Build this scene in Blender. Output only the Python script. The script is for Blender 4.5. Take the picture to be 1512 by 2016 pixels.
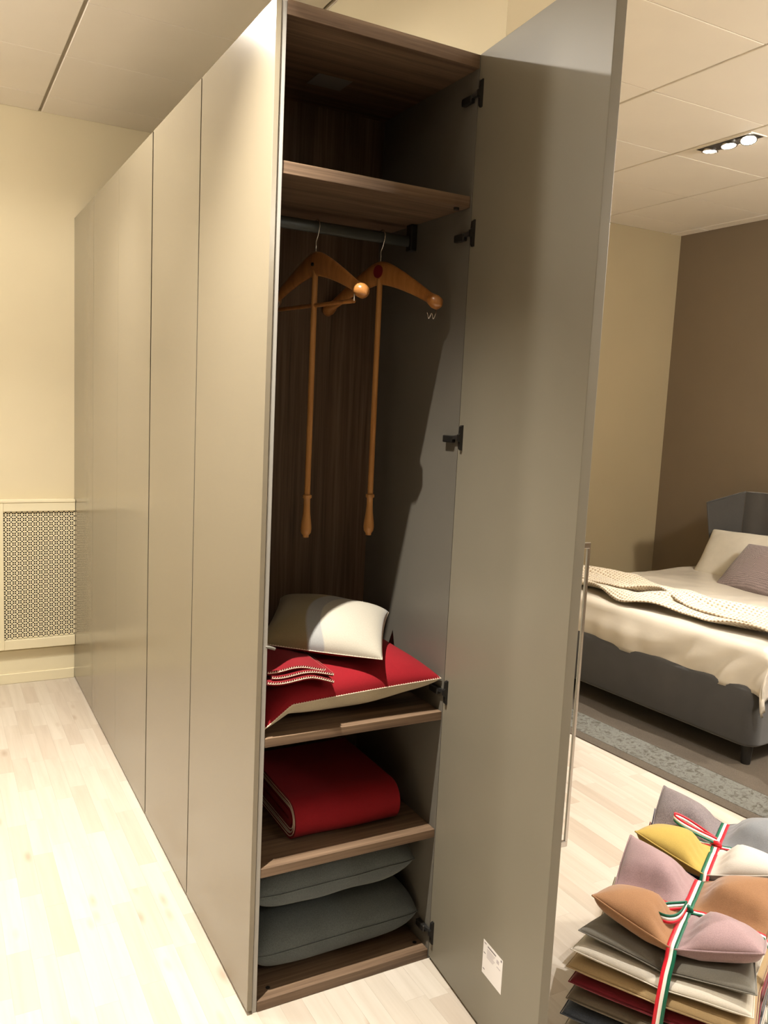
import bpy, bmesh, math, random
from mathutils import Vector, Matrix, noise

for o in list(bpy.data.objects):
    bpy.data.objects.remove(o)
S = bpy.context.scene
COL = S.collection
random.seed(7)
R = math.radians

# ------------------------------------------------------------------ camera
def camera():
    cam = bpy.data.cameras.new('camera'); o = bpy.data.objects.new('camera', cam); COL.objects.link(o)
    yaw, pitch, roll = R(28.760), R(7.226), R(2.739)
    f = Vector((math.sin(yaw)*math.cos(pitch), math.cos(yaw)*math.cos(pitch), -math.sin(pitch)))
    r = Vector((math.cos(yaw), -math.sin(yaw), 0)); u = r.cross(f)
    r2 = r*math.cos(roll)+u*math.sin(roll); u2 = -r*math.sin(roll)+u*math.cos(roll)
    m = Matrix((r2, u2, -f)).transposed().to_4x4(); m.translation = (-0.7341, -1.9732, 1.6573)
    o.matrix_world = m
    cam.sensor_fit = 'VERTICAL'; cam.sensor_height = 24; cam.lens = 1653.42/2016*24
    cam.clip_start = .02; cam.clip_end = 60
    S.camera = o
camera()

# ------------------------------------------------------------------ world, exposure, light levels
w = bpy.data.worlds.new('world'); S.world = w; w.use_nodes = True
w.node_tree.nodes['Background'].inputs[0].default_value = (1, .86, .68, 1)
w.node_tree.nodes['Background'].inputs[1].default_value = 0.0
S.view_settings.view_transform = 'Standard'; S.view_settings.look = 'None'
S.view_settings.gamma = 1; S.view_settings.use_curve_mapping = False
S.view_settings.exposure = 0.0
WARM2 = (1.0, .935, .835)
COOL = (1.0, .96, .93)
CEIL_Z = 3.11
# unit name, ceiling position, label, [(lamp dx, dy, aim point, watts, cone degrees, blend, colour)]
SPOTS = [
 ('recessed_spotlight', (-.318, -.235), 'single recessed ceiling spotlight above the floor before the open wardrobe', [
    (0, 0, (-.72, .12, 0), 670, 92, 1, WARM2)]),
 ('triple_spotlight', (-.50, 1.20), 'recessed triple spotlight in the passage ceiling left of the closed wardrobes', [
    (0, .122, (-.50, 2.35, 0), 180, 76, 1, WARM2), (0, 0, (-.45, 1.15, 0), 50, 165, .25, WARM2), (0, -.122, (-.75, .2, 0), 28, 100, 1, WARM2)]),
 ('triple_spotlight', (3.0, 1.26), 'recessed triple spotlight with three bright lamps in the ceiling above the bed foot', [
    (0, .122, (3.0, 1.5, .6), 150, 44, 1, WARM2), (0, 0, (2.95, .95, .6), 230, 44, 1, COOL), (0, -.122, (2.3, .3, 0), 40, 90, 1, WARM2)]),
 ('triple_spotlight', (1.75, -1.15), 'added unseen triple spotlight in the ceiling behind the cushion stacks', [  # added out of view to light the cushions and right floor
    (0, .122, (1.5, -.1, .2), 240, 100, 1, COOL), (0, 0, (1.1, -.6, .4), 110, 90, 1, COOL), (0, -.122, (2.2, -.4, .3), 20, 100, 1, COOL)]),
 ('triple_spotlight', (-1.35, -1.7), 'added unseen triple spotlight in the ceiling to the left of the camera', [  # added out of view as fill from the camera side
    (0, .122, (-1.0, -.3, 0), 10, 60, 1, WARM2), (0, 0, (-1.3, -.9, 0), 22, 60, 1, WARM2), (0, -.122, (-1.3, -1.6, 0), 45, 60, 1, WARM2)]),
 ('triple_spotlight', (2.6, -1.9), 'added unseen triple spotlight in the ceiling of the bed room behind the camera', [  # added out of view to raise the light around the bed
    (0, .122, (3.0, -.2, .5), 20, 110, .8, WARM2), (0, 0, (2.4, .2, .3), 20, 100, .8, WARM2), (0, -.122, (2.4, -1.0, 0), 40, 110, .8, WARM2)]),
]

# unseen fill globes, added to brighten ceiling and walls: position, watts per square metre of glass, label
FILL_GLOBES = [
 ((-1.9, 1.2, 2.82), 132.0, 'added unseen fill globe in the passage ceiling beside the closed wardrobes'),
 ((1.5, -3.5, 2.82), 75.0, 'added unseen fill globe in the ceiling at the back of the room behind the camera'),
 ((3.7, -.9, 2.82), 350.0, 'added unseen fill globe in the bed room ceiling right of the bed'),
]

# ------------------------------------------------------------------ helpers
def srgb(r, g, b):
    f = lambda c: (c/255/12.92) if c/255 <= .04045 else ((c/255+.055)/1.055)**2.4
    return (f(r), f(g), f(b), 1)

class MB:
    """collects geometry; build() links it as ONE mesh object"""
    def __init__(s): s.v = []; s.f = []; s.m = []
    def add(s, vs, fs, mi=0):
        n = len(s.v); s.v += [tuple(p) for p in vs]
        s.f += [tuple(i+n for i in f) for f in fs]; s.m += [mi]*len(fs)
    def box(s, x0, x1, y0, y1, z0, z1, mi=0, bev=0, M=None):
        if bev:
            bm = bmesh.new(); bmesh.ops.create_cube(bm, size=1)
            for v in bm.verts: v.co = Vector(((x0+x1)/2+v.co.x*(x1-x0), (y0+y1)/2+v.co.y*(y1-y0), (z0+z1)/2+v.co.z*(z1-z0)))
            bmesh.ops.bevel(bm, geom=bm.edges[:], offset=bev, segments=2, profile=.5, affect='EDGES')
            bm.verts.index_update()
            vs = [v.co.copy() for v in bm.verts]; fs = [[v.index for v in f.verts] for f in bm.faces]; bm.free()
        else:
            vs = [Vector(p) for p in [(x0,y0,z0),(x1,y0,z0),(x1,y1,z0),(x0,y1,z0),(x0,y0,z1),(x1,y0,z1),(x1,y1,z1),(x0,y1,z1)]]
            fs = [(0,3,2,1),(4,5,6,7),(0,1,5,4),(1,2,6,5),(2,3,7,6),(3,0,4,7)]
        if M is not None: vs = [M @ v for v in vs]
        s.add(vs, fs, mi)
    def tube(s, pts, r, n=8, mi=0, cap=True, ry=None):
        pts = [Vector(p) for p in pts]; rings = []
        up = Vector((0, 0, 1)); prev = None
        for i, p in enumerate(pts):
            t = (pts[min(i+1, len(pts)-1)]-pts[max(i-1, 0)]).normalized()
            if prev is None:
                a = up if abs(t.dot(up)) < .9 else Vector((1, 0, 0))
                nx = t.cross(a).normalized()
            else:
                nx = (prev - t*prev.dot(t)).normalized()
            prev = nx; ny = t.cross(nx)
            rr = r[i] if isinstance(r, (list, tuple)) else r
            rb = rr if ry is None else (ry[i] if isinstance(ry, (list, tuple)) else ry)
            rings.append([p+nx*rr*math.cos(2*math.pi*k/n)+ny*rb*math.sin(2*math.pi*k/n) for k in range(n)])
        vs = [v for rg in rings for v in rg]; fs = []
        for i in range(len(rings)-1):
            for k in range(n):
                a = i*n+k; b = i*n+(k+1) % n; fs.append((a, b, b+n, a+n))
        if cap:
            fs.append(tuple(range(n-1, -1, -1))); fs.append(tuple(range((len(rings)-1)*n, len(rings)*n)))
        s.add(vs, fs, mi)
    def lathe(s, prof, c=(0, 0, 0), n=16, mi=0, cap=True):
        vs = []; fs = []
        for r, z in prof:
            for k in range(n):
                a = 2*math.pi*k/n; vs.append((c[0]+r*math.cos(a), c[1]+r*math.sin(a), c[2]+z))
        for i in range(len(prof)-1):
            for k in range(n):
                a = i*n+k; b = i*n+(k+1) % n; fs.append((a, b, b+n, a+n))
        if cap:
            fs.append(tuple(range(n-1, -1, -1))); fs.append(tuple(range((len(prof)-1)*n, len(prof)*n)))
        s.add(vs, fs, mi)
    def grid(s, fn, nu, nv, u0=-1, u1=1, v0=-1, v1=1, mi=0, flip=False):
        vs = [fn(u0+(u1-u0)*i/nu, v0+(v1-v0)*j/nv) for i in range(nu+1) for j in range(nv+1)]
        fs = []
        for i in range(nu):
            for j in range(nv):
                a = i*(nv+1)+j; q = (a, a+nv+1, a+nv+2, a+1)
                fs.append(q[::-1] if flip else q)
        s.add(vs, fs, mi)
    def prism(s, outline, d, mi=0):
        """outline: closed list of 3D points (planar), extruded by vector d"""
        n = len(outline); o = [Vector(p) for p in outline]; d = Vector(d)
        vs = o+[p+d for p in o]
        fs = [tuple(range(n-1, -1, -1)), tuple(range(n, 2*n))]+[(i, (i+1) % n, (i+1) % n+n, i+n) for i in range(n)]
        s.add(vs, fs, mi)
    def build(s, name, mats, parent=None, smooth=False, weld=False, loc=None, sub=0, auto=None):
        me = bpy.data.meshes.new(name); me.from_pydata(s.v, [], s.f)
        if not isinstance(mats, (list, tuple)): mats = [mats]
        for m in mats: me.materials.append(m)
        me.polygons.foreach_set('material_index', s.m)
        bm = bmesh.new(); bm.from_mesh(me)
        if weld: bmesh.ops.remove_doubles(bm, verts=bm.verts[:], dist=1e-5)
        bmesh.ops.recalc_face_normals(bm, faces=bm.faces[:])
        for f in bm.faces: f.smooth = smooth
        if auto:
            for e in bm.edges:
                if len(e.link_faces) == 2 and e.calc_face_angle(0) > R(auto): e.smooth = False
        bm.to_mesh(me); bm.free()
        o = bpy.data.objects.new(name, me); COL.objects.link(o)
        if parent is not None: o.parent = parent
        if loc is not None: o.location = loc
        if sub:
            md = o.modifiers.new('sub', 'SUBSURF'); md.levels = sub; md.render_levels = sub
        return o

def tag(o, label, cat, group=None, kind=None):
    o['label'] = label; o['category'] = cat
    if group: o['group'] = group
    if kind: o['kind'] = kind
    return o
MW = {}
def thing(name, label, cat, M=None, group=None):
    o = bpy.data.objects.new(name, None); COL.objects.link(o); o.empty_display_size = .05
    MW[o.name] = M.copy() if isinstance(M, Matrix) else Matrix.Translation(M or (0, 0, 0)); o.matrix_world = MW[o.name]
    return tag(o, label, cat, group)
def struct(o):
    o['kind'] = 'structure'; return o
def frame(origin, ax, ay):
    ax = Vector(ax).normalized(); ay = Vector(ay); ay = (ay-ax*ay.dot(ax)).normalized(); az = ax.cross(ay)
    m = Matrix((ax, ay, az)).transposed().to_4x4(); m.translation = Vector(origin); return m

# ------------------------------------------------------------------ materials
class NT:
    def __init__(s, name, base, rough=.6, spec=.5, metal=0, sheen=0):
        s.m = bpy.data.materials.new(name); s.m.use_nodes = True; s.t = s.m.node_tree; s.n = s.t.nodes; s.l = s.t.links
        s.b = s.n['Principled BSDF']
        s.b.inputs['Base Color'].default_value = base; s.b.inputs['Roughness'].default_value = rough
        s.b.inputs['Specular IOR Level'].default_value = spec; s.b.inputs['Metallic'].default_value = metal
        if sheen:
            s.b.inputs['Sheen Weight'].default_value = sheen; s.b.inputs['Sheen Roughness'].default_value = .5
        s.tc = s.n.new('ShaderNodeTexCoord')
    def mapping(s, scale=(1, 1, 1), loc=(0, 0, 0), src='Object', rot=(0, 0, 0)):
        m = s.n.new('ShaderNodeMapping'); m.inputs['Scale'].default_value = scale; m.inputs['Location'].default_value = loc; m.inputs['Rotation'].default_value = rot
        s.l.new(s.tc.outputs[src], m.inputs[0]); return m.outputs[0]
    def noise(s, vec, scale=5, detail=3, rough=.5, dist=0):
        n = s.n.new('ShaderNodeTexNoise'); n.inputs['Scale'].default_value = scale; n.inputs['Detail'].default_value = detail
        n.inputs['Roughness'].default_value = rough; n.inputs['Distortion'].default_value = dist
        s.l.new(vec, n.inputs['Vector']); return n.outputs['Fac']
    def ramp(s, fac, stops):
        r = s.n.new('ShaderNodeValToRGB'); e = r.color_ramp.elements
        e[0].position, e[0].color = stops[0]; e[1].position, e[1].color = stops[-1]
        for p, c in stops[1:-1]:
            x = e.new(p); x.color = c
        s.l.new(fac, r.inputs[0]); return r.outputs[0]
    def mix(s, a, b, fac, mode='MIX'):
        n = s.n.new('ShaderNodeMix'); n.data_type = 'RGBA'; n.blend_type = mode
        for sock, val in ((n.inputs[6], a), (n.inputs[7], b), (n.inputs[0], fac)):
            if hasattr(val, 'is_linked'): s.l.new(val, sock)
            else: sock.default_value = val
        return n.outputs[2]
    def math(s, op, a, b=0.0, clamp=False):
        n = s.n.new('ShaderNodeMath'); n.operation = op; n.use_clamp = clamp
        for sock, val in ((n.inputs[0], a), (n.inputs[1], b)):
            if hasattr(val, 'is_linked'): s.l.new(val, sock)
            else: sock.default_value = val
        return n.outputs[0]
    def bump(s, h, strength=.2, dist=.002):
        n = s.n.new('ShaderNodeBump'); n.inputs['Strength'].default_value = strength; n.inputs['Distance'].default_value = dist
        s.l.new(h, n.inputs['Height']); s.l.new(n.outputs[0], s.b.inputs['Normal'])
    def col(s, c): s.l.new(c, s.b.inputs['Base Color']); return s

def plain(name, c, rough=.6, spec=.5, metal=0, var=.04, scale=6, bump=0, bscale=200):
    t = NT(name, c, rough, spec, metal)
    v = t.mapping()
    d = tuple(x*(1-var) for x in c[:3])+(1,); e = tuple(min(1, x*(1+var)) for x in c[:3])+(1,)
    t.col(t.ramp(t.noise(v, scale, 3), [(.3, d), (.7, e)]))
    if bump: t.bump(t.noise(v, bscale, 2), bump, .001)
    return t.m
def fabric(name, c, var=.18, weave=900, sheen=.25, bump=.35, heather=0, rough=.9):
    t = NT(name, c, rough, .15, 0, sheen)
    v = t.mapping()
    n = t.noise(v, weave, 2, .6); big = t.noise(v, 9, 3)
    d = tuple(x*(1-var) for x in c[:3])+(1,); e = tuple(min(1, x*(1+var)) for x in c[:3])+(1,)
    cc = t.ramp(n, [(.3, d), (.7, e)])
    cc = t.mix(cc, t.ramp(big, [(.25, (.82, .82, .82, 1)), (.75, (1.1, 1.1, 1.1, 1))]), .6, 'MULTIPLY')
    if heather:
        h = t.noise(v, 330, 3, .7)
        cc = t.mix(cc, t.ramp(h, [(.4, (.6, .6, .6, 1)), (.62, (1.35, 1.35, 1.35, 1))]), heather, 'MULTIPLY')
    t.col(cc); t.bump(t.noise(v, weave*.7, 2), bump, .0012)
    return t.m
def walnut(name, axis, dark=1.0):
    """grain runs along axis"""
    t = NT(name, (.2, .12, .07, 1), .5, .35)
    sc = [34, 34, 34]; sc['xyz'.index(axis)] = 1.1
    v = t.mapping(tuple(sc))
    g = t.noise(v, 1.0, 6, .62, .35)
    sc2 = [150, 150, 150]; sc2['xyz'.index(axis)] = 3
    f = t.noise(t.mapping(tuple(sc2)), 1.0, 3, .6)
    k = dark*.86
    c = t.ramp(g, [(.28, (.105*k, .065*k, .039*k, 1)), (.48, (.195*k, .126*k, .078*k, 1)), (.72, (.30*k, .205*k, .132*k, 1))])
    c = t.mix(c, t.ramp(f, [(.35, (.68, .66, .64, 1)), (.65, (1.12, 1.12, 1.12, 1))]), .8, 'MULTIPLY')
    t.col(c); t.bump(f, .12, .0006)
    return t.m
def emit(name, c, s):
    m = bpy.data.materials.new(name); m.use_nodes = True; n = m.node_tree.nodes; b = n['Principled BSDF']
    b.inputs['Base Color'].default_value = (.8, .8, .8, 1); b.inputs['Emission Color'].default_value = c+(1,); b.inputs['Emission Strength'].default_value = s
    return m
def floor_mat(name, src):
    t = NT(name, (.75, .66, .53, 1), .42, .4)
    v = t.mapping((30, 1.6, 30)); g = t.noise(v, 1, 5, .6, .4)
    if src == 'object':
        oi = t.n.new('ShaderNodeObjectInfo'); rnd = oi.outputs['Random']
    else:
        a = t.n.new('ShaderNodeAttribute'); a.attribute_name = 'tone'; rnd = a.outputs['Fac']
    off = t.n.new('ShaderNodeCombineXYZ'); t.l.new(t.math('MULTIPLY', rnd, 37.0), off.inputs[0]); t.l.new(t.math('MULTIPLY', rnd, 91.0), off.inputs[1])
    vv = t.n.new('ShaderNodeVectorMath'); vv.operation = 'ADD'; t.l.new(v, vv.inputs[0]); t.l.new(off.outputs[0], vv.inputs[1])
    g = t.noise(vv.outputs[0], 1, 5, .6, .4)
    c = t.ramp(rnd, [(0, srgb(186, 174, 159)), (.35, srgb(196, 187, 173)), (.7, srgb(203, 195, 182)), (1, srgb(190, 179, 165))])
    c = t.mix(c, t.ramp(g, [(.25, (.86, .83, .80, 1)), (.6, (1.03, 1.02, 1.02, 1))]), .8, 'MULTIPLY')
    kv = t.n.new('ShaderNodeVectorMath'); kv.operation = 'ADD'; t.l.new(t.mapping((16, 5, 16)), kv.inputs[0]); t.l.new(off.outputs[0], kv.inputs[1])
    vo = t.n.new('ShaderNodeTexVoronoi'); vo.inputs['Scale'].default_value = .55; t.l.new(kv.outputs[0], vo.inputs['Vector'])
    c = t.mix(c, t.ramp(vo.outputs['Distance'], [(.03, (.68, .58, .50, 1)), (.14, (1, 1, 1, 1))]), .7, 'MULTIPLY')
    t.col(c); t.bump(g, .05, .0005)
    return t.m

LACQ = NT('greige_lacquer', srgb(131, 122, 104), .21, .45)
LACQ.bump(LACQ.noise(LACQ.mapping(), 700, 2), .03, .0004); LACQ = LACQ.m
DOOR_M = plain('greige_door_satin', srgb(126, 120, 105), .42, .35, 0, .02, 6, .05, 800)
LACQ_IN = plain('grey_melamine', srgb(104, 100, 91), .42, .4, 0, .025, 8, .05, 900)
LACQ_EDGE = plain('grey_edge_band', srgb(160, 157, 150), .45, .4)
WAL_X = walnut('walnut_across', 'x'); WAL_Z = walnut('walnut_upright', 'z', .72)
WAL_XD = walnut('walnut_under', 'x', .75)
WALL_CREAM = plain('cream_wall_paint', srgb(213, 201, 170), .85, .2, 0, .02, 2, .08, 300)
WALL_BEIGE = plain('beige_wall_paint', srgb(154, 138, 108), .85, .2, 0, .02, 2, .08, 300)
WALL_TAUPE = plain('taupe_wall_paint', srgb(124, 110, 91), .85, .2, 0, .03, 2, .08, 300)
CEIL = plain('ceiling_panel_white', srgb(238, 230, 217), .8, .2, 0, .015, 3, .05, 400)
CEIL_GAP = plain('ceiling_joint', srgb(170, 160, 142), .8, .2)
CREAM_PAINT = plain('cream_gloss_paint', srgb(228, 218, 186), .45, .4, 0, .02, 4)
GAPDK = plain('gap_shade_dark', srgb(58, 50, 40), .7, .2)  # dark colour for the shade inside the door gaps
DARKGAP = plain('dark_void', srgb(40, 34, 26), .9, .1)
METAL_DK = plain('dark_nickel', (.035, .033, .03, 1), .32, .5, .6, .05)
CHROME = plain('brushed_chrome', (.62, .6, .58, 1), .2, .5, 1.0, .03)
HINGE_M = plain('grey_nickel', (.16, .155, .15, 1), .3, .5, .9, .05)
STEEL = plain('bright_steel', (.75, .72, .68, 1), .25, .5, 1.0, .03)
RAILM = plain('grey_rail', srgb(78, 82, 80), .4, .5, .4)
HONEY = NT('honey_beech', (.45, .2, .05, 1), .28, .5)
_g = HONEY.noise(HONEY.mapping((60, 60, 8)), 1, 4, .55)
HONEY.col(HONEY.ramp(_g, [(.3, srgb(150, 97, 48)), (.7, srgb(180, 124, 68))])); HONEY = HONEY.m
HONEY_P = NT('honey_pole', (.45, .2, .05, 1), .4, .4)
_g = HONEY_P.noise(HONEY_P.mapping((90, 90, 5)), 1, 4, .55)
HONEY_P.col(HONEY_P.ramp(_g, [(.3, srgb(166, 114, 60)), (.7, srgb(190, 140, 82))])); HONEY_P = HONEY_P.m
PAPER = plain('sticker_paper', srgb(232, 228, 224), .6, .3)
PAPER_D = plain('sticker_grey_paper', srgb(128, 126, 122), .6, .3)
PRINT = plain('sticker_print', srgb(120, 114, 116), .6, .3)
PRINT_L = plain('sticker_print_pale', srgb(190, 183, 184), .6, .3)
RED = fabric('red_wool', srgb(130, 22, 30), .12, 700, .03, .3)
RED_D = fabric('dark_red_wool', srgb(112, 18, 26), .12, 700, .03, .3)
BEIGE_W = fabric('beige_wool', srgb(168, 156, 132), .12, 700, .2, .35)
STITCH = plain('cream_yarn', srgb(214, 198, 178), .85, .2)
GREY_C = fabric('slate_weave', srgb(86, 92, 92), .3, 800, .15, .45, .3)
VELVET = fabric('charcoal_velvet', srgb(66, 64, 61), .1, 500, .35, .15)
VELVET_L = fabric('charcoal_velvet_centre', srgb(72, 69, 65), .1, 500, .35, .15)
SATIN = NT('champagne_satin', srgb(196, 187, 171), .28, .5, 0, .1)
SATIN.bump(SATIN.noise(SATIN.mapping((1, 1, 1)), 16, 3), .12, .01); SATIN = SATIN.m
PILLOW_CR = fabric('cream_cotton', srgb(206, 199, 184), .04, 900, .1, .15)
PILLOW_GR = NT('mauve_grey_herringbone', srgb(140, 124, 122), .9, .1, 0, .2)
_ch = PILLOW_GR.n.new('ShaderNodeTexChecker'); _ch.inputs['Scale'].default_value = 130
PILLOW_GR.l.new(PILLOW_GR.mapping(rot=(0, 0, .78)), _ch.inputs['Vector']); _ch.inputs['Color1'].default_value = srgb(160, 144, 142); _ch.inputs['Color2'].default_value = srgb(112, 100, 100)
PILLOW_GR.col(_ch.outputs[0]); PILLOW_GR = PILLOW_GR.m
KNIT = NT('cream_knit', srgb(236, 214, 178), .9, .1, 0, .3)
_v = KNIT.mapping((1, 1, 1), src='UV')
_vo = KNIT.n.new('ShaderNodeTexVoronoi'); _vo.inputs['Scale'].default_value = 1.0; _vo.inputs['Randomness'].default_value = .18
KNIT.l.new(_v, _vo.inputs['Vector'])
KNIT.col(KNIT.ramp(_vo.outputs['Distance'], [(.07, srgb(118, 92, 66)), (.24, srgb(176, 156, 128)), (.38, srgb(206, 194, 172))]))
KNIT.bump(_vo.outputs['Distance'], .9, .008); KNIT = KNIT.m
RUG_IN = fabric('rug_taupe', srgb(80, 71, 60), .25, 260, .1, .5, .5)
RUG_BORDER = NT('rug_grey_pattern', srgb(140, 138, 130), .95, .1)
_v = RUG_BORDER.mapping(); _n = RUG_BORDER.noise(_v, 26, 4, .65, 1.3); _n2 = RUG_BORDER.noise(_v, 300, 2)
_c = RUG_BORDER.ramp(_n, [(.38, srgb(78, 75, 67)), (.47, srgb(100, 99, 92)), (.6, srgb(112, 111, 105)), (.68, srgb(84, 81, 73))])
RUG_BORDER.col(RUG_BORDER.mix(_c, RUG_BORDER.ramp(_n2, [(.3, (.75, .75, .75, 1)), (.7, (1.15, 1.15, 1.15, 1))]), .8, 'MULTIPLY')); RUG_BORDER = RUG_BORDER.m
RUG_EDGE = fabric('rug_brown_edge', srgb(84, 75, 64), .25, 260, .1, .5, .4)
R_RED = plain('ribbon_red', srgb(206, 28, 44), .45, .4); R_WHITE = plain('ribbon_white', srgb(236, 232, 222), .45, .4); R_GREEN = plain('ribbon_green', srgb(12, 92, 66), .45, .4)
C_CARAMEL = fabric('caramel_felt', srgb(146, 107, 74), .12, 500, .3, .3)
C_MAUVE = fabric('mauve_felt', srgb(150, 124, 124), .12, 500, .3, .3, .15)
C_HEATHER = fabric('heather_grey_felt', srgb(120, 110, 110), .3, 420, .2, .4, .5)
C_BLUEGREY = fabric('blue_grey_felt', srgb(122, 124, 126), .1, 500, .25, .3)
C_MUSTARD = fabric('mustard_felt', srgb(172, 147, 74), .08, 500, .2, .25)
C_WHITE = fabric('off_white_felt', srgb(204, 197, 186), .06, 500, .25, .25)
C_STONE = fabric('stone_grey_felt', srgb(112, 108, 98), .1, 500, .25, .3)
C_CREAM = fabric('cream_felt', srgb(192, 184, 168), .06, 500, .25, .25)
C_TAN = fabric('tan_felt', srgb(160, 136, 98), .08, 500, .25, .25)
C_WINE = fabric('wine_felt', srgb(108, 24, 34), .1, 500, .25, .25)
C_OLIVE = fabric('olive_grey_felt', srgb(104, 94, 78), .1, 500, .25, .25)
C_DENIM = fabric('denim_felt', srgb(70, 76, 86), .25, 420, .2, .35, .4)
C_BLUE = fabric('blue_felt', srgb(70, 88, 130), .1, 500, .25, .25)
LAMPS = {}
FLOOR_O = floor_mat('whitewashed_strip', 'object'); FLOOR_A = floor_mat('whitewashed_strip_far', 'attr')

# ------------------------------------------------------------------ dimensions
W = .5944; P = .6064; H = 2.59; L0 = .028; XR = .5744; YB = .53
Y_BACK = 3.032; X_TAUPE = 4.602; X_LEFT = -2.7; Y_FRONT = -4.6

# ------------------------------------------------------------------ floor
sub = MB(); sub.box(X_LEFT-.1, X_TAUPE+.1, Y_FRONT-.1, Y_BACK+.1, -.06, -.009); floor = struct(sub.build('floor', FLOOR_A))
def floor_strips():
    sw = .065; lens = (.27, .34, .42, .50); meshes = {}
    cam = S.camera; ci = cam.matrix_world.inverted(); fpx = 1653.42
    rnd = random.Random(3); cand = []
    nrow = int((X_TAUPE-X_LEFT)/sw)+1
    for i in range(nrow):
        x = X_LEFT+i*sw; y = Y_FRONT-rnd.random()*.4
        while y < Y_BACK:
            l = rnd.choice(lens); y1 = y+l; cx = x+sw/2; cy = (y+y1)/2
            if cx < X_TAUPE:
                p = ci @ Vector((cx, cy, 0)); score = 99
                if p.z < -.2:
                    px = 756+fpx*p.x/-p.z; py = 1008-fpx*p.y/-p.z
                    hid = (0 < cx < .87 and cy > .02) or cx > 2.35 or (cx > .55+.0 and cx < 1.0 and cy > .2)
                    if -60 < px < 1570 and -60 < py < 2100 and not hid: score = -p.z
                cand.append((score, x, y, l))
            y = y1
    cand.sort(key=lambda c: c[0])
    def bx(m, x, y, l, g=.00012):
        m.box(x+g, x+sw-g, y+g, y+l-g, -.009, 0)
    for sc, x, y, l in cand[:300]:
        if sc >= 99: continue
        if l not in meshes:
            m = MB(); bx(m, 0, 0, l); o = m.build('floor_strip', FLOOR_O, floor); meshes[l] = o.data
        else:
            o = bpy.data.objects.new('floor_strip', meshes[l]); COL.objects.link(o); o.parent = floor
        o.location = (x, y, 0)
    m = MB(); tones = []
    for sc, x, y, l in [c for k, c in enumerate(cand) if k >= 300 or c[0] >= 99]:
        bx(m, x, y, l); tones += [rnd.random()]*8
    o = m.build('floor_strip_field', FLOOR_A, floor); o['kind'] = 'stuff'
    a = o.data.attributes.new('tone', 'FLOAT', 'POINT'); a.data.foreach_set('value', tones)
floor_strips()

# ------------------------------------------------------------------ ceiling
c = MB(); c.box(X_LEFT-.1, X_TAUPE+.1, Y_FRONT-.1, Y_BACK+.1, CEIL_Z+.012, CEIL_Z+.1); ceiling = struct(c.build('ceiling', CEIL_GAP))
TX, TY = .775, .59; TX0 = -.175-TX*4; TY0 = .98-TY*10
tile_me = {}
for i in range(11):
    for j in range(15):
        x0 = max(TX0+i*TX, X_LEFT); x1 = min(TX0+(i+1)*TX, X_TAUPE); y0 = max(TY0+j*TY, Y_FRONT); y1 = min(TY0+(j+1)*TY, Y_BACK)
        if x1-x0 < .05 or y1-y0 < .05: continue
        key = (round(x1-x0, 4), round(y1-y0, 4))
        if key not in tile_me:
            m = MB(); m.box(.007, key[0]-.007, .0012, key[1]-.0012, 0, .014, bev=.0035); o = m.build('ceiling_panel', CEIL, ceiling); tile_me[key] = o.data
        else:
            o = bpy.data.objects.new('ceiling_panel', tile_me[key]); COL.objects.link(o); o.parent = ceiling
        o.location = (x0, y0, CEIL_Z-random.random()*.0012)

# ------------------------------------------------------------------ walls
def wall(name, mat, *b):
    m = MB(); m.box(*b); return struct(m.build(name, mat))
wall('wall_back', WALL_CREAM, X_LEFT-.1, .74, Y_BACK, Y_BACK+.1, -.05, CEIL_Z+.1)
wall('wall_far', WALL_BEIGE, .74, X_TAUPE+.1, Y_BACK, Y_BACK+.1, -.05, CEIL_Z+.1)
wall('wall_right', WALL_TAUPE, X_TAUPE, X_TAUPE+.1, Y_FRONT, Y_BACK, -.05, CEIL_Z+.1)
wall('wall_left', WALL_TAUPE, X_LEFT-.1, X_LEFT, Y_FRONT, Y_BACK, -.05, CEIL_Z+.1)
wall('wall_front', WALL_TAUPE, X_LEFT-.1, X_TAUPE+.1, Y_FRONT-.1, Y_FRONT, -.05, CEIL_Z+.1)
wall('wall_partition', WALL_CREAM, .613, .87, -.055, Y_BACK, -.008, CEIL_Z)
bb = MB(); bb.box(X_LEFT, 0, Y_BACK-.014, Y_BACK, 0, .058, bev=.003); bb.box(X_LEFT, 0, Y_BACK-.006, Y_BACK, .058, .19); struct(bb.build('baseboard_back', CREAM_PAINT))

# ------------------------------------------------------------------ radiator cover
rc = thing('radiator_cover', 'cream radiator cover with perforated grille on the back wall', 'radiator cover', (-.25, Y_BACK, .2))
def loc(o, root):                      # build in world coordinates, then hang under root
    o.parent = root; o.matrix_parent_inverse = MW.get(root.name, Matrix.Identity(4)).inverted(); return o
yf = Y_BACK-.05
m = MB()
m.box(-.50, -.373, yf, Y_BACK-.001, .207, 1.04, bev=.003)
m.box(-.373, -.0015, yf, Y_BACK-.001, .985, 1.04, bev=.003); m.box(-.373, -.0015, yf, Y_BACK-.001, .207, .262, bev=.003)
loc(m.build('cover_frame', CREAM_PAINT), rc)
m = MB(); m.box(-.50, -.0015, yf-.004, Y_BACK-.001, 1.034, 1.05, bev=.003); loc(m.build('cover_ledge', CREAM_PAINT), rc)
m = MB(); m.box(-.372, -.002, Y_BACK-.012, Y_BACK-.002, .262, .985); loc(m.build('cover_backing', DARKGAP), rc)
g = MB(); p = .0273; cuts = [0, .06, .34, .36, .64, .66, .94, 1]; holes = {(1, 1), (5, 1), (3, 3), (1, 5), (5, 5)}
ncx = 14; ncz = 27; gx0 = -.374; gz0 = .2575; idx = {}
xs = [gx0+p*(i+cc) for i in range(ncx) for cc in cuts[:-1]]+[gx0+p*ncx]; zs = [gz0+p*(i+cc) for i in range(ncz) for cc in cuts[:-1]]+[gz0+p*ncz]
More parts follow.
